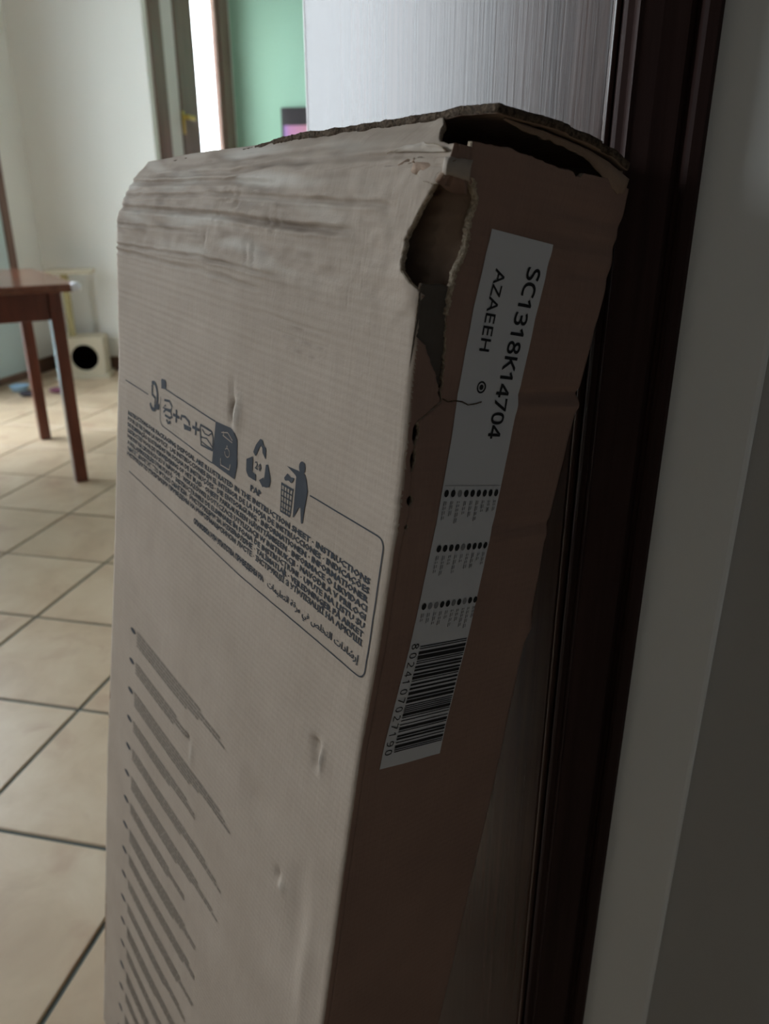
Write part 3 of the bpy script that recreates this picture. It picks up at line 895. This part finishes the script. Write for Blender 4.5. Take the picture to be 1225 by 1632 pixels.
pw.line([(.2615, .1880), (.2605, .1944), (.2427, .1939), (.2413, .1880)], .0011)
pw.line(arc(.2490, .1790, .0048, .0042, 0, 330, 12), .0008); pw.line([(.2500, .1722), (.2500, .1742)], .0012)
M_kraft_plain = mat('bare_kraft', (.40, .32, .255), .8, .2)
pw.build('print_reversed_marks', M_kraft_plain, box_root)

# multilingual notice
def shape_ar(t):
    F = {'ا': 'ﺍﺎﺍﺎ', 'إ': 'ﺇﺈﺇﺈ', 'ر': 'ﺭﺮﺭﺮ', 'ش': 'ﺵﺶﺷﺸ', 'د': 'ﺩﺪﺩﺪ', 'ت': 'ﺕﺖﺗﺘ', 'ل': 'ﻝﻞﻟﻠ', 'خ': 'ﺥﺦﺧﺨ', 'ص': 'ﺹﺺﺻﺼ', 'ف': 'ﻑﻒﻓﻔ', 'ي': 'ﻱﻲﻳﻴ',
         'و': 'ﻭﻮﻭﻮ', 'ق': 'ﻕﻖﻗﻘ', 'ة': 'ﺓﺔﺓﺔ', 'ع': 'ﻉﻊﻋﻌ', 'م': 'ﻡﻢﻣﻤ'}
    nj = 'اإردوة'
    out = ''
    for i, ch in enumerate(t):
        if ch not in F: out += ch; continue
        p = i > 0 and t[i - 1] in F and t[i - 1] not in nj
        n = i < len(t) - 1 and t[i + 1] in F and ch not in nj
        out += F[ch][(3 if n else 1) if p else (2 if n else 0)]
    return out[::-1]
LINES = ['INSTRUCTIONS FOR PACKAGING DISPOSAL ARE ILLUSTRATED IN THE INSTRUCTION SHEET · INSTRUCTIONS',
         'POUR LE TRI DANS LA NOTICE · LAS INSTRUCCIONES EN EL INTERIOR DE LA HOJA DE INSTRUCCIONES · INDICAÇÕES',
         'DE ELIMINAÇÃO ILUSTRADAS NA FOLHA DE INSTRUÇÕES · DIE ENTSORGUNG · INFORMATIONEN · INFORMATIONER',
         'INSTRUCTIES VOOR DE VERWIJDERING OP HET BLAD · OHJEET PAKKAUKSEN HÄVITTÄMISEEN · INFORMACE O LIKVIDACI',
         'POKYNY NA LIKVIDÁCIU SÚ V NÁVODE · WSKAZÓWKI DOTYCZĄCE UTYLIZACJI W INSTRUKCJI · NAVODILA V PRILOGI',
         'A HULLADÉKKEZELÉSI ÚTMUTATÓ · INSTRUCȚIUNILE DE ELIMINARE ÎN FOAIA DE INSTRUCȚIUNI · UPUTE NA LISTU SU',
         'OΔΗΓΙΕΣ ΔΙΑΘΕΣΗΣ ΣΤΟ ΦΥΛΛΟ ΟΔΗΓΙΩΝ · ИНСТРУКЦИИ ЗА ИЗХВЪРЛЯНЕ · TALİMATLAR · VEJLEDNINGER PÅ ARKET',
         'ИНСТРУКЦИИ ПО УТИЛИЗАЦИИ ПРИВЕДЕНЫ НА ИНФОРМАЦИОННОМ ЛИСТЕ · ІНСТРУКЦІЇ З УТИЛІЗАЦІЇ НА АРКУШІ']
pt = Print(fr)
for k, t in enumerate(LINES):
    v0 = .2047 + k * .00725
    # rows fan slightly, as printed
    pt.text(t, (lambda v0: lambda x, y: (.5210 - x, v0 + .0058 + .0030 * (x / .5) - y * .0052 / .73))(v0 - .0025), .5025 if k else .5020, .035)
pt.text('ОПАКОВКА ИЛИ УПАТСТВА ПРИВЕДЕНЫ НА', lambda x, y: (.3150 - x, .2745 + .003 * x / .5 - y * .0056 / .73), .150, .05)
pt.text(shape_ar('إرشادات التخلص في ورقة التعليمات'), lambda x, y: (.1580 - x, .2760 + .003 * x / .5 - y * .0062 / .73), .139, .02)
pt.build('print_notice', M_ink, box_root)

# list of coded paragraphs lower down: badge + small print, too fine to read
pb = Print(fr); pg = Print(fr)
ENDS = [.2262, .2975, .2019, .2724, .2109, .2115, .2859, .2478, .2459, .2441, .262, .255, .275, .268, .262, .258, .27]
for k in range(17):
    vb = .4825 + k * .0449
    ub = .4790 + .0003 * k
    pb = Print(fr); pb.poly(arc(ub - .002, vb, .0088, .0032, 0, 340, 17)); pb.build('badge', M_ink, box_root)
    nl = random.choice((4, 4, 5))
    v0 = vb - .0045
    for i in range(nl):
        end = ENDS[k] if i in (0, 1, 2) else lerp(ENDS[k], .33, .5)
        if i == nl - 1: end = min(.42, ENDS[k] + random.uniform(.03, .10))
        if i == 2 and k in (0, 2, 4, 5): end -= .012
        if i == 0: end += random.uniform(.01, .05)
        u = .4625
        while u > end:
            wl = random.uniform(.006, .022)
            pg.line([(u, v0 + i * .0046), (max(end - .002, u - wl), v0 + i * .0046)], .0029)
            u -= wl + .0016
pg.build('print_paragraphs', M_ink_soft, box_root)

# ---- address label on the side panel
def lab(p, q, off=.0004):
    l = (lerp(.0504, .0226, q), lerp(-.0430, .3711, q)); r = (lerp(.1092, .0899, q), lerp(-.0395, .3794, q))
    return side_pt(lerp(l[0], r[0], p), lerp(l[1], r[1], p), off)
rows = [[lab(p, q, .0004) for p in frange(0, 1, .08)] for q in frange(0, 1, 1 / 110)]
uv0 = [[(p * .06, q * .4) for p in frange(0, 1, .08)] for q in frange(0, 1, 1 / 110)]
lo = sheet('label', rows, uv0, M_label, 0, box_root, [M_label], -U)
lo['label'] = 'long white paper label with a serial number and barcode'
def labfn(p, q): return lab(p, q, .0007)
pl_ = Print(labfn)
# reading downwards, tops of the letters towards the right
def sans(t): return ''.join(chr(0x1D5A0 + ord(c) - 65) if c.isalpha() else chr(0x1D7E2 + ord(c) - 48) for c in t)
pl_.text(sans('SC1318K14704'), lambda x, y: (.695 - .40 * x + y * .205 / .73, .0425 + x), .2920, .020, 3)
pl_.text(sans('AZAEEH'), lambda x, y: (.195 + .03 * x + y * .155 / .73, .0555 + x), .1330, .012, 3)
for ra, rb in ((1., .72), (.45, .0)):
    ra_, rb_ = arc(.34, .2480, .072 * ra, .0105 * ra, 0, 360, 20), arc(.34, .2480, .072 * rb, .0105 * rb, 0, 360, 20)
    for k in range(20): pl_.poly([ra_[k], ra_[k + 1], rb_[k + 1], rb_[k]])
pl_.build('serial_number', M_label_ink, lo)
pd = Print(labfn); pe = Print(labfn)
for q0, n, a, b in ((.4340, 9, .07, .93), (.5360, 9, .12, .93), (.6480, 10, .08, .97)):
    for i in range(n):
        pc_ = lerp(a, b, (i + .0) / (n - 1))
        (pd if random.random() > .25 else pe).poly(arc(pc_, q0, .036, .0068, 0, 345, 14))
        ql = random.uniform(.014, .042); qq = q0 + .014
        while qq < q0 + .012 + ql:
            st = random.uniform(.004, .010)
            pe.line([(pc_ - .012, qq), (pc_ - .012, qq + st)], .014); pe.line([(pc_ + .016, qq), (pc_ + .016, qq + st * .8)], .012)
            qq += st + .002
pe.line([(.02, .4200), (.98, .4200)], .0010)
bars = '10100111011110101001101100110111010011001100111001101110010101010111010010001001110100011011001001110101'
q = .7300; mw = .00228
i = 0
while i < len(bars):
    j = i
    while j < len(bars) and bars[j] == bars[i]: j += 1
    if bars[i] == '1':
        tgt = pd
        tgt.poly([(.17, q), (.98, q), (.98, q + mw * (j - i)), (.17, q + mw * (j - i))])
    q += mw * (j - i); i = j
for k, dch in enumerate('8024107027190'):
    qq = .7230 + k * .0196
    pd.text(sans(dch), (lambda qq: lambda x, y: (.03 + y * .11 / .73, qq + x))(qq), .0120 if dch != '1' else .006, .0)
tag(pd.build('barcode', M_label_ink, lo), kind='stuff')
pe.build('small_print', M_label_grey, lo)
# crack in the label where the box is bent
pk = Print(lambda w, v: side_pt(w, v, .0009))
pk.line([(.0285, .0690), (.034, .0712), (.040, .0705), (.047, .0712), (.053, .0735), (.060, .0728), (.066, .0715)], .0009)
pk.build('paper_crack', M_torn_dark, lo)

# ------------------------------------------------------------------ table
TC = Vector((-1.638, 2.538, 0)); ex = Vector((-math.sqrt(.5), -math.sqrt(.5), 0)); ey = Vector((-math.sqrt(.5), math.sqrt(.5), 0)); Z = Vector((0, 0, 1))
table = empty('dining_table', TC + ex * .6 + ey * .42, 'red-brown wooden table with straight square legs on the tiled floor', 'table')
TL, TWd = 1.25, .86
MB().obox(TC + Z * .718, ex * TL, ey * TWd, Z * .027).build('tabletop', M_top, table, bevel=.006, seg=3)
LG = .046
for a, b in ((.052, .062), (TL - .10, .062), (.052, TWd - .105), (TL - .10, TWd - .105)):
    MB().obox(TC + ex * a + ey * b, ex * LG, ey * LG, Z * .717).build('leg', M_table, table, bevel=.004)
ap = .10
for o_, ax_, ay_ in ((TC + ex * (.052 + LG) + ey * .070, ex * (TL - .152 - LG), ey * .02), (TC + ex * (.052 + LG) + ey * (TWd - .090), ex * (TL - .152 - LG), ey * .02),
                     (TC + ex * .060 + ey * (.062 + LG), ex * .02, ey * (TWd - .167 - LG)), (TC + ex * (TL - .085) + ey * (.062 + LG), ex * .02, ey * (TWd - .167 - LG))):
    MB().obox(o_ + Z * (.717 - ap), ax_, ay_, Z * ap).build('apron', M_table, table, bevel=.003)
g = MB(); gc = TC + ex * .010 + ey * .010 + Z * .7335
g.lathe(gc, [(.002, .019), (.010, .0175), (.016, .013), (.0195, .006), (.0205, 0), (.0195, -.007), (.016, -.0125), (.010, -.0165), (.002, -.018)], 24)
g.build('corner_guard', M_guard, table, smooth=True, label='shiny clear corner guard')

# ------------------------------------------------------------------ cat tree
ct = empty('cat_tree', (-2.85, 4.38, 0), 'cream plush cat tree with a round black hole and a small platform', 'cat tree')
fd = Vector((math.cos(R_(22)), math.sin(R_(22)), 0)); bd = Vector((-fd.y, fd.x, 0))
Cc = Vector((-2.950, 4.240, .0))
FWd, DP, HT = .275, .205, .245
MB().obox(Cc - fd * .03 - bd * .05, fd * (FWd + .05), bd * (DP + .06), Z * .016).build('base_board', M_plush, ct, bevel=.004)
hb = MB(); t_ = .012
hb.obox(Cc + Z * .016 + bd * .013, fd * t_, bd * (DP - .013), Z * (HT - .016)); hb.obox(Cc + Z * .016 + fd * (FWd - t_) + bd * .013, fd * t_, bd * (DP - .013), Z * (HT - .016))
hb.obox(Cc + Z * (HT - t_) + fd * t_ + bd * .013, fd * (FWd - 2 * t_), bd * (DP - .013), Z * t_); hb.obox(Cc + Z * .016 + fd * t_ + bd * (DP - t_), fd * (FWd - 2 * t_), bd * t_, Z * (HT - t_ - .016))
house = hb.build('house', M_plush, ct, bevel=.005)
# front board with the round entrance
nn = 48; v = []; f = []
hc = Cc + fd * .158 + Z * .125; rad = .080
for dpt in (0., .012):
    for i in range(nn):
        a = 2 * math.pi * i / nn; v.append(hc + fd * (rad * math.cos(a)) + Z * (rad * math.sin(a)) + bd * dpt)
    for i in range(nn):
        a = 2 * math.pi * i / nn; cx, cz = math.cos(a), math.sin(a)
        sx = (FWd - .158 if cx > 0 else .158) / max(1e-6, abs(cx)); sz = ((HT - .125) if cz > 0 else .109) / max(1e-6, abs(cz))
        s_ = min(sx, sz); v.append(hc + fd * (cx * s_) + Z * (cz * s_) + bd * dpt)
for i in range(nn):
    j = (i + 1) % nn
    f += [(i, j, nn + j, nn + i), (2 * nn + i, 3 * nn + i, 3 * nn + j, 2 * nn + j), (i, 2 * nn + i, 2 * nn + j, j), (nn + i, nn + j, 3 * nn + j, 3 * nn + i)]
obj('front_board', [tuple(x) for x in v], f, M_plush, ct)
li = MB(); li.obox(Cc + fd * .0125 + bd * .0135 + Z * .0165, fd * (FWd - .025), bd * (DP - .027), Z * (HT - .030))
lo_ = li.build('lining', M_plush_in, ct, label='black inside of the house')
bm = bmesh.new(); bm.from_mesh(lo_.data)
bm.faces.ensure_lookup_table()
bmesh.ops.delete(bm, geom=[fc for fc in bm.faces if abs(fc.normal.dot(bd)) > .9 and fc.calc_center_median().dot(bd) == min(x.calc_center_median().dot(bd) for x in bm.faces)], context='FACES_ONLY')
bm.to_mesh(lo_.data); bm.free()
pc0 = Cc + fd * .085 + bd * .10
MB().lathe((pc0.x, pc0.y, HT), [(.021, 0), (.021, .372)], 24).build('post', M_sisal, ct, smooth=False)
MB().obox(Cc + fd * -.01 + bd * .03 + Z * (HT + .372), fd * .27, bd * .15, Z * .026).build('platform', M_plush, ct, bevel=.008)

# ------------------------------------------------------------------ small things on the floor by the table
bw = MB(); bw.lathe((-2.985, 3.885, 0), [(.030, 0), (.040, .004), (.052, .030), (.056, .034), (.050, .032), (.038, .010), (.004, .008)], 32)
bw.build('pet_bowl', M_bluebowl, smooth=True, label='pale blue pet bowl on the floor by the glass door', cat='bowl')
def blob(name, c, r, m, label, cat, seed):
    bm = bmesh.new(); bmesh.ops.create_icosphere(bm, subdivisions=3, radius=1)
    vs = []
    for q in bm.verts:
        k = 1 + .22 * N(q.co.x * 1.6 + seed, q.co.y * 1.6, q.co.z * 1.6)
        vs.append((c[0] + q.co.x * r[0] * k, c[1] + q.co.y * r[1] * k, max(.0, c[2] + r[2] + q.co.z * r[2] * k)))
    fs = [tuple(q.index for q in p.verts) for p in bm.faces]; bm.free()
    zz = min(q[2] for q in vs); vs = [(a, b, d - zz) for a, b, d in vs]
    return obj(name, vs, fs, m, None, True, label=label, cat=cat)
blob('cat_toy', (-2.845, 3.775, 0), (.060, .035, .016), M_darkfab, 'dark grey cloth cat toy lying beside the pale blue bowl', 'cat toy', 1)
blob('cat_toy', (-2.725, 3.885, 0), (.065, .032, .016), M_plum, 'dark plum cloth cat toy between the two table legs', 'cat toy', 4)
